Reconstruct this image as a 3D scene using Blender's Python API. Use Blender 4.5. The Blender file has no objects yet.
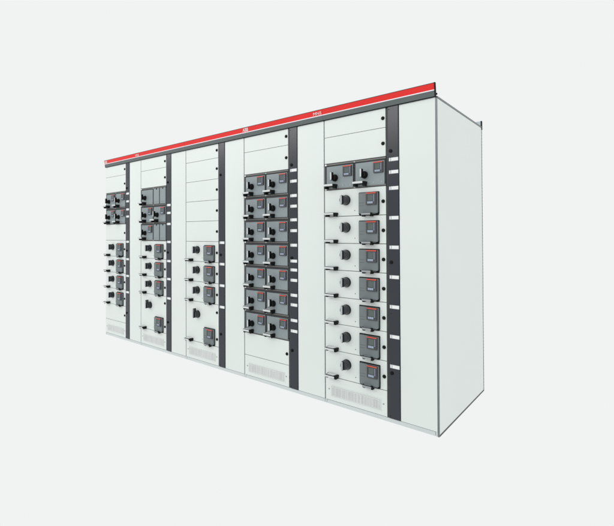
import bpy, bmesh, math, random
from mathutils import Matrix, Vector
random.seed(7)
S = bpy.context.scene
C = S.collection
PI = math.pi

# ------------------------------------------------------------------ materials
def mat(name, col, rough=0.5, metal=0.0, vary=0.03, scale=6.0, bump=0.0, bscale=300.0, spec=0.5, coat=0.0):
    m = bpy.data.materials.new(name); m.use_nodes = True
    n = m.node_tree.nodes; l = m.node_tree.links
    b = n['Principled BSDF']
    b.inputs['Roughness'].default_value = rough
    b.inputs['Metallic'].default_value = metal
    b.inputs['Specular IOR Level'].default_value = spec
    b.inputs['Coat Weight'].default_value = coat
    tc = n.new('ShaderNodeTexCoord')
    no = n.new('ShaderNodeTexNoise'); no.inputs['Scale'].default_value = scale; no.inputs['Detail'].default_value = 4
    l.new(tc.outputs['Object'], no.inputs['Vector'])
    r = n.new('ShaderNodeValToRGB')
    r.color_ramp.elements[0].position = 0.3; r.color_ramp.elements[1].position = 0.7
    r.color_ramp.elements[0].color = (*[c*(1-vary) for c in col], 1)
    r.color_ramp.elements[1].color = (*[min(1, c*(1+vary)) for c in col], 1)
    l.new(no.outputs['Fac'], r.inputs['Fac']); l.new(r.outputs['Color'], b.inputs['Base Color'])
    mr = n.new('ShaderNodeMapRange'); mr.inputs['To Min'].default_value = max(0.02, rough-0.05); mr.inputs['To Max'].default_value = rough+0.05
    l.new(no.outputs['Fac'], mr.inputs['Value']); l.new(mr.outputs['Result'], b.inputs['Roughness'])
    if bump:
        n2 = n.new('ShaderNodeTexNoise'); n2.inputs['Scale'].default_value = bscale; n2.inputs['Detail'].default_value = 2
        l.new(tc.outputs['Object'], n2.inputs['Vector'])
        bp = n.new('ShaderNodeBump'); bp.inputs['Strength'].default_value = bump; bp.inputs['Distance'].default_value = 0.001
        l.new(n2.outputs['Fac'], bp.inputs['Height']); l.new(bp.outputs['Normal'], b.inputs['Normal'])
    return m

M = dict(
 white=mat('powder_coated_white', (.725,.765,.746), .42, vary=.012, scale=2.0, bump=.12, bscale=500),
 plinth=mat('plinth_grey', (.60,.635,.64), .5, vary=.03),
 inner=mat('inner_steel', (.10,.105,.10), .6),
 edge=mat('aluminium_edge', (.185,.20,.21), .4, metal=.4, vary=.06, scale=20),
 darkedge=mat('dark_edge', (.065,.06,.065), .5, vary=.1, scale=20),
 strip=mat('dark_strip', (.009,.013,.022), .24, vary=.05, scale=3, bump=.06, spec=.62),
 stripline=mat('dark_channel', (.03,.03,.038), .5),
 black=mat('black_plastic', (.005,.006,.006), .5, vary=.1, scale=30, spec=.2),
 knob=mat('knob_charcoal', (.019,.022,.025), .24, vary=.1, scale=30),
 silver=mat('pale_grip', (.62,.64,.65), .25, vary=.03, scale=30),
 lever=mat('lever_face', (.46,.48,.50), .22, metal=.35, vary=.04, scale=60),
 mid=mat('grey_grip', (.30,.32,.34), .35, vary=.05, scale=30),
 face=mat('unit_face_grey', (.245,.285,.30), .45, vary=.03, scale=12, bump=.15),
 panel=mat('meter_panel_grey', (.155,.178,.187), .45, vary=.04, scale=14, bump=.15),
 frame=mat('unit_frame_dark', (.032,.034,.037), .5, vary=.06, scale=20),
 rail=mat('rack_rail', (.20,.195,.185), .4, metal=.5, vary=.08, scale=15),
 red=mat('red_enamel', (.72,.013,.010), .42, vary=.03, scale=3, spec=.3),
 redlabel=mat('red_label', (.62,.070,.045), .45, vary=.03),
 hgrey=mat('header_grey', (.082,.10,.10), .42, vary=.04, scale=4),
 hwhite=mat('header_white', (.80,.80,.85), .4, vary=.01),
 letter=mat('letter_white', (.78,.70,.70), .4, vary=.01),
 bezel=mat('display_bezel', (.050,.050,.055), .35, vary=.05, scale=30),
 lcd=mat('display_glass', (.085,.11,.105), .15, vary=.08, scale=40),
 keys=mat('display_keys', (.22,.235,.33), .35, vary=.05, scale=60),
 keys2=mat('display_keys_light', (.31,.37,.48), .35, vary=.05, scale=60),
 tag=mat('label_card', (.80,.82,.82), .35, vary=.02),
 tagend=mat('label_holder', (.36,.38,.40), .3, vary=.05),
 grille=mat('grille_steel', (.72,.735,.73), .45, vary=.02),
 grilleback=mat('grille_back', (.46,.465,.46), .7),
 screw=mat('screw_steel', (.42,.44,.44), .3, metal=.6),
 pin=mat('dark_pin', (.05,.055,.055), .4),
 rear=mat('rear_rail_blue', (.40,.46,.50), .35, metal=.3),
)

# ------------------------------------------------------------------ mesh helpers
class MB:
    def __init__(s): s.bm = bmesh.new(); s.mats = []
    def mi(s, m):
        if m not in s.mats: s.mats.append(m)
        return s.mats.index(m)
    def _fin(s, verts, m, bev, seg=1):
        idx = s.mi(m)
        faces = {f for v in verts for f in v.link_faces}
        for f in faces: f.material_index = idx
        if bev:
            edges = {e for v in verts for e in v.link_edges}
            r = bmesh.ops.bevel(s.bm, geom=list(edges), offset=bev, segments=seg, affect='EDGES', profile=.5)
            for f in r['faces']: f.material_index = idx
    def box(s, x0, x1, y0, y1, z0, z1, m, bev=0, seg=1):
        v = [s.bm.verts.new(p) for p in ((x0,y0,z0),(x1,y0,z0),(x1,y1,z0),(x0,y1,z0),(x0,y0,z1),(x1,y0,z1),(x1,y1,z1),(x0,y1,z1))]
        for q in ((0,1,5,4),(1,2,6,5),(2,3,7,6),(3,0,4,7),(4,5,6,7),(3,2,1,0)): s.bm.faces.new([v[i] for i in q])
        s._fin(v, m, bev, seg)
    def prism_yz(s, prof, x0, x1, m, bev=0):          # profile of (y,z) extruded along x
        a = [s.bm.verts.new((x0,y,z)) for y, z in prof]; b = [s.bm.verts.new((x1,y,z)) for y, z in prof]
        n = len(prof)
        s.bm.faces.new(a[::-1]); s.bm.faces.new(b)
        for i in range(n): s.bm.faces.new((a[i], a[(i+1)%n], b[(i+1)%n], b[i]))
        s._fin(a+b, m, bev)
    def prism_xz(s, prof, y0, y1, m, bev=0, seg=1):   # outline of (x,z) seen from the front, extruded in depth
        a = [s.bm.verts.new((x,y0,z)) for x, z in prof]; b = [s.bm.verts.new((x,y1,z)) for x, z in prof]
        n = len(prof)
        s.bm.faces.new(a); s.bm.faces.new(b[::-1])
        for i in range(n): s.bm.faces.new((a[i], b[i], b[(i+1)%n], a[(i+1)%n]))
        s._fin(a+b, m, bev, seg)
    def prism_xy(s, prof, z0, z1, m, bev=0, seg=1):
        a = [s.bm.verts.new((x,y,z0)) for x, y in prof]; b = [s.bm.verts.new((x,y,z1)) for x, y in prof]
        n = len(prof)
        s.bm.faces.new(a); s.bm.faces.new(b[::-1])
        for i in range(n): s.bm.faces.new((a[i], b[i], b[(i+1)%n], a[(i+1)%n]))
        s._fin(a+b, m, bev, seg)
    def cyl(s, x, z, r, y0, y1, m, n=28, bev=0, r2=None):
        r2 = r if r2 is None else r2
        a = [s.bm.verts.new((x+r2*math.cos(2*PI*i/n), y0, z+r2*math.sin(2*PI*i/n))) for i in range(n)]
        b = [s.bm.verts.new((x+r*math.cos(2*PI*i/n), y1, z+r*math.sin(2*PI*i/n))) for i in range(n)]
        fa = s.bm.faces.new(a); fb = s.bm.faces.new(b[::-1])
        for i in range(n): s.bm.faces.new((a[i], b[i], b[(i+1)%n], a[(i+1)%n]))
        idx = s.mi(m)
        for f in {f for v in a+b for f in v.link_faces}: f.material_index = idx
        if bev:
            r_ = bmesh.ops.bevel(s.bm, geom=list(fa.edges), offset=bev, segments=2, affect='EDGES', profile=.5)
            for f in r_['faces']: f.material_index = idx
    def mesh(s, name, smooth=False):
        bmesh.ops.recalc_face_normals(s.bm, faces=s.bm.faces)
        me = bpy.data.meshes.new(name); s.bm.to_mesh(me); s.bm.free()
        for m in s.mats: me.materials.append(m)
        if smooth:
            me.polygons.foreach_set('use_smooth', [True]*len(me.polygons))
            me.set_sharp_from_angle(angle=math.radians(35))
        return me

def link(name, me, parent, loc=(0,0,0), label=None):
    o = bpy.data.objects.new(name, me); C.objects.link(o); o.parent = parent; o.location = loc
    if label: o['label'] = label
    return o

def rrect(x0, x1, z0, z1, rs, n=5):       # rounded rectangle, rs = radii (bl, br, tr, tl)
    pts = []
    for (cx, cz, r, a0) in ((x0+rs[0], z0+rs[0], rs[0], PI), (x1-rs[1], z0+rs[1], rs[1], 1.5*PI), (x1-rs[2], z1-rs[2], rs[2], 0), (x0+rs[3], z1-rs[3], rs[3], .5*PI)):
        if r <= 0: pts.append((cx, cz)); continue
        for i in range(n+1):
            a = a0+.5*PI*i/n; pts.append((cx+r*math.cos(a), cz+r*math.sin(a)))
    return pts

# ------------------------------------------------------------------ shared meshes for parts
W0 = .862          # nominal cabinet width (each cabinet's root is scaled a few per cent to its own width)
P = .1975          # height of one module row
D = .978           # depth

def quarter_lock():
    b = MB(); b.cyl(0, 0, .0125, -.006, 0, M['black'], bev=.002); b.cyl(0, 0, .007, -.010, -.006, M['black'], n=16)
    b.box(-.0015, .0015, -.0105, -.0095, -.006, .006, M['black'])
    return b.mesh('lock', True)
LOCK = quarter_lock()

def rotary(long=False):
    b = MB()
    b.cyl(0, 0, .037, -.010, 0, M['black'], n=44, bev=.002)
    b.cyl(0, 0, .0355, -.044, -.010, M['knob'], n=44, bev=.005, r2=.029)
    top = .060 if long else .034
    b.prism_xz(rrect(-.018, .000, -.033, top, (.0085,.0085,.0085,.0085)), -.052, -.020, M['knob'], bev=.002)
    b.prism_xz(rrect(-.0175, -.002, -.032, top-.001, (.0075,.0075,.0075,.0075)), -.0555, -.0525, M['lever'], bev=.0015)
    return b.mesh('rotary_switch', True)
ROT = rotary(); ROTL = rotary(True)

def small_rotary():
    b = MB()
    b.cyl(0, 0, .026, -.010, 0, M['black'], n=36, bev=.002)
    b.cyl(0, 0, .020, -.030, -.010, M['black'], n=32, bev=.003)
    b.prism_xz(rrect(-.008, .005, -.021, .039, (.004,.004,.004,.004)), -.050, -.028, M['black'], bev=.0015)
    b.prism_xz(rrect(-.0075, .0025, -.019, .038, (.004,.004,.004,.004)), -.0545, -.0503, M['silver'], bev=.001)
    return b.mesh('rotary_switch', True)
SROT = small_rotary()

def handle(w0, w1, h, grip, depth=.050, name='pull_handle', gz0=-.15, gz1=.98):
    b = MB()
    # body: a block tapering forwards with a finger recess underneath
    b.prism_xy([(w0-.010, 0), (w1+.010, 0), (w1+.004, -depth*.8), (w1-.004, -depth), (w0+.003, -depth), (w0-.003, -depth*.8)], h*.25, h, M['black'], bev=.002, seg=2)
    b.prism_xy([(w0-.002, -.004), (w1-.004, -.004), (w1-.012, -depth+.005), (w0+.006, -depth+.005)], h-.001, h+.0008, grip)
    b.box(w0-.006, w0+.012, -depth*.75, 0, -h*.35, h*.30, M['black'], bev=.002)
    b.box(w1-.010, w1+.007, -depth*.75, 0, -h*.35, h*.30, M['black'], bev=.002)
    b.box(w0-.002, w1+.001, -depth-.006, -depth-.0005, gz0*h, gz1*h, grip, bev=.002, seg=2)
    return b.mesh(name, True)
H_DRAWER = handle(.040, .116, .021, M['silver'], gz0=.25, gz1=.86)
H_UNIT = handle(.036, .113, .025, M['silver'], gz0=.36, gz1=.96)
H_METER = handle(.345, .412, .019, M['mid'], depth=.034, gz0=.2, gz1=.9)

def display():
    b = MB(); w, h = .0385, .0425
    b.box(-w, w, -.012, 0, -h, h, M['bezel'], bev=.002, seg=2)
    b.box(-w+.0005, w-.0005, -.0135, -.0118, h-.0088, h-.001, M['redlabel'])
    b.box(-w+.010, w-.022, -.0132, -.0118, -h+.028, h-.015, M['lcd'])
    b.box(-w+.010, -w+.015, -.0134, -.0118, -h+.028, h-.015, M['frame'])
    for i in range(5):
        z = h-.015-i*.0100
        b.box(w-.019, w-.011, -.0134, -.0118, z-.0092, z, M['keys'], bev=.001)
    for i in range(3):
        x = -w+.012+i*.0142
        b.box(x, x+.0136, -.0136, -.0118, -h+.008, -h+.023, M['keys2'], bev=.001)
    return b.mesh('display')
DISP = display()

def meter_panel():
    b = MB()
    b.prism_xz(rrect(.302, .462, -.002, .160, (.012,.012,.003,.003)), -.005, 0, M['black'], bev=.001)
    b.prism_xz(rrect(.311, .457, .010, .154, (.012,.012,.002,.002)), -.022, -.005, M['panel'], bev=.002, seg=2)
    b.box(.3165, .354, -.0226, -.0218, .0845, .0855, M['frame'])
    b.box(.3165, .354, -.0226, -.0218, .0645, .0655, M['frame'])
    b.box(.330, .445, -.024, -.0215, .004, .0125, M['frame'], bev=.001)
    return b.mesh('meter_panel')
METER = meter_panel()

def plate(x0, x1, h, m, y0=0.0, y1=.020, bev=.0015):
    b = MB(); b.box(x0, x1, y0, y1, 0, h, m, bev, 2); return b

def pin_mesh():
    b = MB(); b.cyl(0, 0, .0055, -.002, 0, M['screw'], n=14); b.box(-.0035,.0035,-.0024,-.0018,-.0008,.0008, M['pin']); return b.mesh('screw')
SCREW = pin_mesh()

DOOR_L, DOOR_R = .007, .510
_cache = {}
def cached(key, fn):
    if key not in _cache: _cache[key] = fn()
    return _cache[key]

def drawer(root, z0, z1, large=False):
    h = z1-z0
    def mk():
        b = plate(DOOR_L, DOOR_R, h-.0038, M['white']); b.cyl(.267, .036, .0032, -.001, .001, M['pin'], n=12); return b.mesh('drawer_unit')
    d = link('drawer_unit', cached(('dr', round(h,4)), mk), root, (0, 0, z0+.002), 'tall drawer with rotary switch high up and display panel low down' if large else None)
    if large:
        link('rotary_switch', ROTL, d, (.198, 0, .272))
        link('lock', LOCK, d, (.490, 0, .318)); link('lock', LOCK, d, (.490, 0, .068))
    else:
        link('rotary_switch', ROT, d, (.194, 0, .113))
        link('lock', LOCK, d, (.491, 0, .090))
    d.children[0].rotation_euler.y = random.uniform(-.05, .05)
    link('pull_handle', H_DRAWER, d, (0, 0, .004))
    link('meter_panel', METER, d, (0, 0, 0))
    link('display', DISP, d, (.4135, -.0222, .1115))
    link('meter_handle', H_METER, d, (0, -.005, -.004))
    return d

def half_unit(root, x, z0, disp=True):
    def mk():
        b = MB()
        b.box(.008, .262, .004, .020, .002, .1955, M['frame'], .0015)
        b.box(.028, .254, -.004, .006, .010, .174, M['face'], .002, 2)
        return b.mesh('switch_unit')
    d = link('switch_unit', cached('hu', mk), root, (x, 0, z0), None if disp else 'grey switch unit without a display')
    link('rotary_switch', SROT, d, (.102, -.004, .086))
    link('pull_handle', H_UNIT, d, (0, -.004, .014))
    for sx in (.173, .235): link('screw', SCREW, d, (sx, -.004, .028))
    if disp: link('display', DISP, d, (.212, -.0042, .129)).scale = (.94, 1, .90)
    return d

def quarter_blank(root, x, z0):
    def mk():
        b = MB()
        b.box(.0, .124, .004, .020, .002, .1955, M['frame'], .0015)
        b.box(.010, .116, -.004, .006, .010, .180, M['face'], .002, 2)
        b.box(.058, .076, -.0055, -.0035, .166, .181, M['black'], .001)
        b.box(.020, .106, -.0045, -.0036, .030, .0312, M['frame'])
        return b.mesh('blank_cover')
    return link('blank_cover', cached('qb', mk), root, (x, 0, z0))

def rack_rails(root, zs):
    # horizontal rails between rows of small units
    for i, z in enumerate(zs):
        def mk():
            b = MB()
            b.box(.006, .512, -.003, .003, -.0025, .0045, M['rail'], .001)
            b.box(.006, .512, -.001, .0032, -.009, .012, M['frame'])
            b.box(.012, .026, -.0045, -.002, -.006, .006, M['tag'])
            b.box(.262, .274, -.0045, -.002, -.005, .005, M['tagend'])
            return b.mesh('rack_rail')
        link('rack_rail', cached('rail', mk), root, (0, 0, z))

def blank_door(root, z0, z1, lockz=None, small_gap=True):
    h = z1-z0
    b = cached(('bd', round(h,4)), lambda: plate(DOOR_L, DOOR_R, h-.0032, M['white']).mesh('blank_door'))
    d = link('blank_door', b, root, (0, 0, z0+.0015))
    link('lock', LOCK, d, (.492, 0, .088 if lockz is None else lockz))
    return d

def vent_panel(root):
    def mk():
        b = MB(); h = .172
        # door with a raised pressed frame round the grille
        b.box(DOOR_L, DOOR_R, 0, .02, 0, h, M['white'], .0015, 2)
        for (x0,x1,z0,z1) in ((.054,.468,.106,.111),(.054,.468,.029,.034),(.054,.059,.034,.106),(.463,.468,.034,.106)):
            b.box(x0, x1, -.003, .001, z0, z1, M['white'], .0008)
        return b.mesh('vent_panel')
    def mg():
        b = MB()
        b.box(.066, .455, -.0012, .001, .038, .101, M['grilleback'])
        n = 66; x0, x1 = .066, .455; p = (x1-x0)/n
        for i in range(n+1):
            w = p*random.choice((.25,.28,.30,.33,.40))
            b.box(x0+i*p-w, x0+i*p+w, -.0035, -.0011, .038, .101, M['grille'])
        for z in (.038, .1005): b.box(x0-.002, x1+.002, -.0038, -.0010, z-.0018, z+.0018, M['grille'])
        return b.mesh('grille')
    v = link('vent_panel', cached('vp', mk), root, (0, 0, .030))
    link('grille', cached('vg', mg), v)
    for x in (.038, .484): link('screw', SCREW, v, (x, 0, .080))

def rib_strip(root, tags, locks=(1.815, 1.070, .332)):
    def mk():
        b = MB()
        b.box(.5145, .527, .002, .02, .030, 2.115, M['stripline'])
        b.box(.528, .6055, -.005, .02, .030, 2.115, M['strip'], .0025, 2)
        b.cyl(.5375, 2.095, .003, -.0062, -.0045, M['black'], n=12)
        b.cyl(.5375, .046, .003, -.0062, -.0045, M['black'], n=12)
        b.cyl(.5475, .727, .0025, -.0062, -.0045, M['black'], n=12)
        return b.mesh('cover_strip')
    s = link('cover_strip', cached('st', mk), root)
    def mt():
        b = MB()
        b.box(-.034, .035, -.003, 0, -.0125, .0125, M['tagend'], .001)
        b.box(-.016, .0335, -.0040, -.0028, -.0105, .0110, M['tag'])
        b.box(-.030, -.0215, -.0038, -.0028, -.0095, .0095, M['tag'])
        return b.mesh('label_tag')
    for z in tags: link('label_tag', cached('tg', mt), s, (.5705, -.005, z))
    for z in locks: link('lock', LOCK, s, (.549, -.005, z))

TILT = .13
def header(root, lettering, end=None):
    y = lambda z: -.011-(z-2.117)*TILT
    b = MB()
    def band(z0, z1, m, dy=0.0, x0=.0006, x1=W0-.0006):
        b.prism_yz([(y(z0)-dy, z0), (y(z0)+.010, z0), (y(z1)+.010, z1), (y(z1)-dy, z1)], x0, x1, m)
    xr = W0-.009 if end == 'right' else W0-.0006
    band(2.1125, 2.1172, M['black'], -.001, x1=xr)  # black lip stands in for the shadow gap under the header
    b.box(.0006, xr, -.0105, .019, 2.1148, 2.1168, M['black'])
    band(2.1172, 2.1515, M['hgrey'], x1=xr)
    band(2.1515, 2.1580, M['hwhite'], .0006, x1=xr)
    band(2.1580, 2.1965, M['red'], 0, x1=xr)
    band(2.1965, 2.1995, M['darkedge'], .0015, x1=xr)
    if end == 'right': b.prism_yz([(y(2.113)-.002, 2.113), (y(2.113)+.012, 2.113), (y(2.2)+.012, 2.2), (y(2.2)-.002, 2.2)], W0-.009, W0-.0015, M['black'])
    if end == 'left': band(2.1580, 2.1965, M['red'], -.002, x0=-.003, x1=.0006)
    h = link('header_rail', b.mesh('header_rail'), root)
    if lettering:
        ang = math.atan(TILT)
        for txt, x, z, size, wx, off in (('ABB', .002, 2.1630, .040, .070, .0011), ('MNS', .776, 2.1635, .032, .074, .0)):
            cu = bpy.data.curves.new('lettering', 'FONT'); cu.body = txt; cu.size = size; cu.extrude = .0008; cu.offset = off
            cu.space_character = 1.05
            t = bpy.data.objects.new('t', cu); C.objects.link(t)
            bpy.context.view_layer.update()
            me = bpy.data.meshes.new_from_object(t.evaluated_get(bpy.context.evaluated_depsgraph_get()))
            bpy.data.objects.remove(t)
            xs = [v.co.x for v in me.vertices]; w = max(xs)-min(xs); x_0 = min(xs)
            for v in me.vertices: v.co.x = (v.co.x-x_0)*wx/w
            me.materials.clear(); me.materials.append(M['letter'])
            me.transform(Matrix.Rotation(PI/2+ang, 4, 'X'))
            yy = y(z)-.0014
            o = link('lettering', me, h, (x+.003, yy, z), 'white letters %s on the red band' % txt)
            if txt == 'ABB':   # the fine red slits that cut the three letters
                sb = MB(); hh = size*.70
                zz = z+hh*.48
                sb.box(x, x+wx+.006, y(zz)-.0030, y(zz)-.0006, zz-.0007, zz+.0007, M['red'])
                link('letter_slit', sb.mesh('letter_slit'), h)
    return h

def enclosure(root, right=False):
    b = MB()
    b.box(.003, W0-.003, .021, D-.004, .006, 2.112, M['inner'])
    b.box(.003, W0-.003, .020, D-.002, 2.1125, 2.118, M['edge'])
    link('enclosure', b.mesh('enclosure'), root)
    # slim upright at the joint between neighbours
    b = MB()
    b.box(-.0005, .0062, .004, .0205, .026, 2.114, M['edge'])
    link('frame_upright', b.mesh('frame_upright'), root)
    b = MB()
    b.box(.018, W0-(.024 if right else .0025), .002, .9, 0, .0265, M['plinth'], .001)
    if right: b.box(W0-.0215, W0-.009, .001, .06, 0, .029, M['plinth'], .001)
    b.box(.001, .0155, .001, .06, 0, .029, M['plinth'], .001)
    link('plinth', b.mesh('plinth'), root)
    b = MB(); b.box(.6085, W0-(.010 if right else .0022), 0, .020, .0295, 2.114, M['white'], .0015, 2)
    link('cable_door', b.mesh('cable_door'), root)

ZT = 2.115
Z = [1.982-P*i for i in range(10)]        # row boundaries 1.982 ... 0.2045
XS = [-4.2623, -3.4339, -2.5840, -1.7324, -.8625, 0]
GROUP = 'switchgear cabinets bolted side by side in one row'
LABELS = [
 'white switchgear cabinet farthest left, two rows of grey units above four drawers',
 'white switchgear cabinet with narrow blank grey covers beside small units, second from the left',
 'white switchgear cabinet with five plain doors on top and no small grey units',
 'white switchgear cabinet filled with seven rows of paired grey switch units',
 'white switchgear cabinet nearest the viewer with seven drawers and the exposed side panel']
def cabinet(i):
    root = bpy.data.objects.new('switchgear_cabinet', None); C.objects.link(root)
    root.empty_display_size = .2
    root.location = (XS[i], 0, 0); root.scale = ((XS[i+1]-XS[i])/W0, 1, 1)
    root['label'] = LABELS[i]; root['category'] = 'electrical cabinet'; root['group'] = GROUP
    enclosure(root, right=(i == 4))
    header(root, i in (0, 3), {0:'left', 4:'right'}.get(i))
    return root

# --- cabinet 1
r = cabinet(0)
blank_door(r, Z[0], ZT, .064); blank_door(r, Z[1], Z[0])
for k in (2, 3):
    half_unit(r, 0, Z[k]); half_unit(r, .248, Z[k])
rack_rails(r, [Z[1]-.010, Z[2]-.001, Z[3]+.006])
blank_door(r, Z[4], Z[3])
for k in (5, 6, 7, 8): drawer(r, Z[k], Z[k-1])
blank_door(r, Z[9], Z[8]); vent_panel(r)
rib_strip(r, (1.748,1.656,1.560,1.476,1.176,.970,.772,.579))
b = MB(); b.box(-.004, .0, .004, D-.004, .012, 2.106, M['white'], .001); link('side_panel', b.mesh('side_panel'), r)

# --- cabinet 2
r = cabinet(1)
blank_door(r, Z[0], ZT, .064); blank_door(r, Z[1], Z[0])
half_unit(r, 0, Z[2], False); quarter_blank(r, .264, Z[2]); quarter_blank(r, .387, Z[2])
half_unit(r, 0, Z[3]); half_unit(r, .248, Z[3])
half_unit(r, 0, Z[4]); quarter_blank(r, .264, Z[4]); quarter_blank(r, .387, Z[4])
rack_rails(r, [Z[1]-.010, Z[2]-.001, Z[3]-.001, Z[4]+.006])
for k in (5, 6, 7): drawer(r, Z[k], Z[k-1])
drawer(r, Z[9], Z[7], True); vent_panel(r)
rib_strip(r, (1.572,1.489,1.372,1.182,.980,.790,.586))

# --- cabinet 3
r = cabinet(2)
blank_door(r, Z[0], ZT, .070)
for k in (1, 2, 3, 4): blank_door(r, Z[k], Z[k-1], .094)
for k in (5, 6, 7): drawer(r, Z[k], Z[k-1])
drawer(r, Z[9], Z[7], True); vent_panel(r)
rib_strip(r, (1.183,.984,.785,.586))

# --- cabinet 4
r = cabinet(3)
blank_door(r, Z[0], ZT, .070); blank_door(r, Z[1], Z[0], .094)
for k in range(2, 9):
    half_unit(r, 0, Z[k]); half_unit(r, .248, Z[k])
rack_rails(r, [Z[1]-.010]+[Z[k]-.001 for k in range(2, 8)]+[Z[8]+.006])
blank_door(r, Z[9], Z[8]); vent_panel(r)
rib_strip(r, (1.770,1.683,1.567,1.483,1.374,1.288,1.172,1.046,.975,.893,.774,.697,.574,.489))

# --- cabinet 5
r = cabinet(4)
blank_door(r, Z[0], ZT, .062); blank_door(r, Z[1], Z[0])
half_unit(r, 0, Z[2]); half_unit(r, .248, Z[2])
rack_rails(r, [Z[1]-.010, Z[2]+.006])
for k in range(3, 10): drawer(r, Z[k], Z[k-1])
vent_panel(r)
rib_strip(r, (1.757,1.673,1.565,1.367,1.170,.972,.774,.576,.378))
X1 = W0
b = MB()
b.box(X1-.014, X1, .010, D-.006, .010, 2.108, M['white'], .0015, 2)
link('side_panel', b.mesh('side_panel'), r)
b = MB()
b.box(X1-.0085, X1+.001, -.001, .0095, .0, 2.110, M['edge'], .001)                  # front corner upright
b.box(X1-.030, X1+.002, .0100, D-.006, 2.1085, 2.1215, M['edge'], .001)              # top rim
b.box(X1-.020, X1+.0015, .0100, D-.006, -.001, .0095, M['darkedge'], .001)            # bottom rim
b.box(X1-.020, X1+.0015, D-.0055, D+.004, -.001, 2.128, M['darkedge'], .001)          # rear upright
for k in range(84):                                                                  # its row of punched holes
    z = .03+k*.025
    b.box(X1+.0012, X1+.0024, D-.0042, D+.0028, z, z+.0095, M['plinth'])
link('side_frame', b.mesh('side_frame'), r)
b = MB()
b.box(.01, X1-.004, D-.010, D+.006, 2.1185, 2.163, M['rear'], .001)
b.box(X1-.0038, X1+.003, D-.012, D+.012, 2.095, 2.165, M['black'], .001)
link('rear_rail', b.mesh('rear_rail'), r)
b = MB()                                                                             # small hinge pin at the header's end
b.box(X1-.006, X1+.003, -.002, .006, 2.128, 2.138, M['black'], .001)
link('hinge_pin', b.mesh('hinge_pin'), r)

# ------------------------------------------------------------------ light
w = bpy.data.worlds.new('World'); S.world = w; w.use_nodes = True
bg = w.node_tree.nodes['Background']
bg.inputs['Color'].default_value = (.871, .896, .888, 1); bg.inputs['Strength'].default_value = 1.0

def area(name, loc, target, sx, sy, power, col=(1,1,1)):
    L = bpy.data.lights.new(name, 'AREA'); L.shape = 'RECTANGLE'; L.size = sx; L.size_y = sy; L.energy = power; L.color = col
    o = bpy.data.objects.new(name, L); C.objects.link(o); o.location = loc
    o.rotation_euler = (Vector(target)-Vector(loc)).to_track_quat('-Z', 'Y').to_euler()
    return o
area('studio_softbox', (-4.8, -4.8, 4.0), (-3.6, 0, 2.1), 9.5, 1.1, 120, (1, .995, .985))
area('side_fill', (5.2, -.6, 2.6), (0, .5, 1.1), 2.0, 2.0, 26, (1, 1, 1))  # unseen fill lamp added to brighten the right side panel

# ------------------------------------------------------------------ camera
p = [0.949275815763227, -2.5506554544890734, 1.263352248546429, -0.6840265579813862, 0.010185324827286157, -0.004097316601687659, 414.58731911031754, 296.7269361125624, 229.52321318453926]
yaw, pitch, roll, f, cx, cy = p[3:9]
sy, cyw = math.sin(yaw), math.cos(yaw)
fwd = Vector((sy*math.cos(pitch), cyw*math.cos(pitch), math.sin(pitch)))
right = Vector((cyw, -sy, 0)); up = right.cross(fwd)
rr = math.cos(roll)*right+math.sin(roll)*up; uu = -math.sin(roll)*right+math.cos(roll)*up
cam = bpy.data.cameras.new('camera'); co = bpy.data.objects.new('camera', cam); C.objects.link(co)
mt = Matrix.Identity(4)
for i in range(3): mt[i][0] = rr[i]; mt[i][1] = uu[i]; mt[i][2] = -fwd[i]; mt[i][3] = p[i]
co.matrix_world = mt
cam.sensor_width = 36; cam.sensor_fit = 'HORIZONTAL'; cam.lens = 36*f/614
cam.shift_x = (307-cx)/614; cam.shift_y = (cy-263)/614
cam.clip_start = .05; cam.clip_end = 200
S.camera = co
S.render.engine = 'CYCLES'
S.view_settings.view_transform = 'Standard'; S.view_settings.look = 'None'
S.view_settings.exposure = 0; S.view_settings.gamma = 1
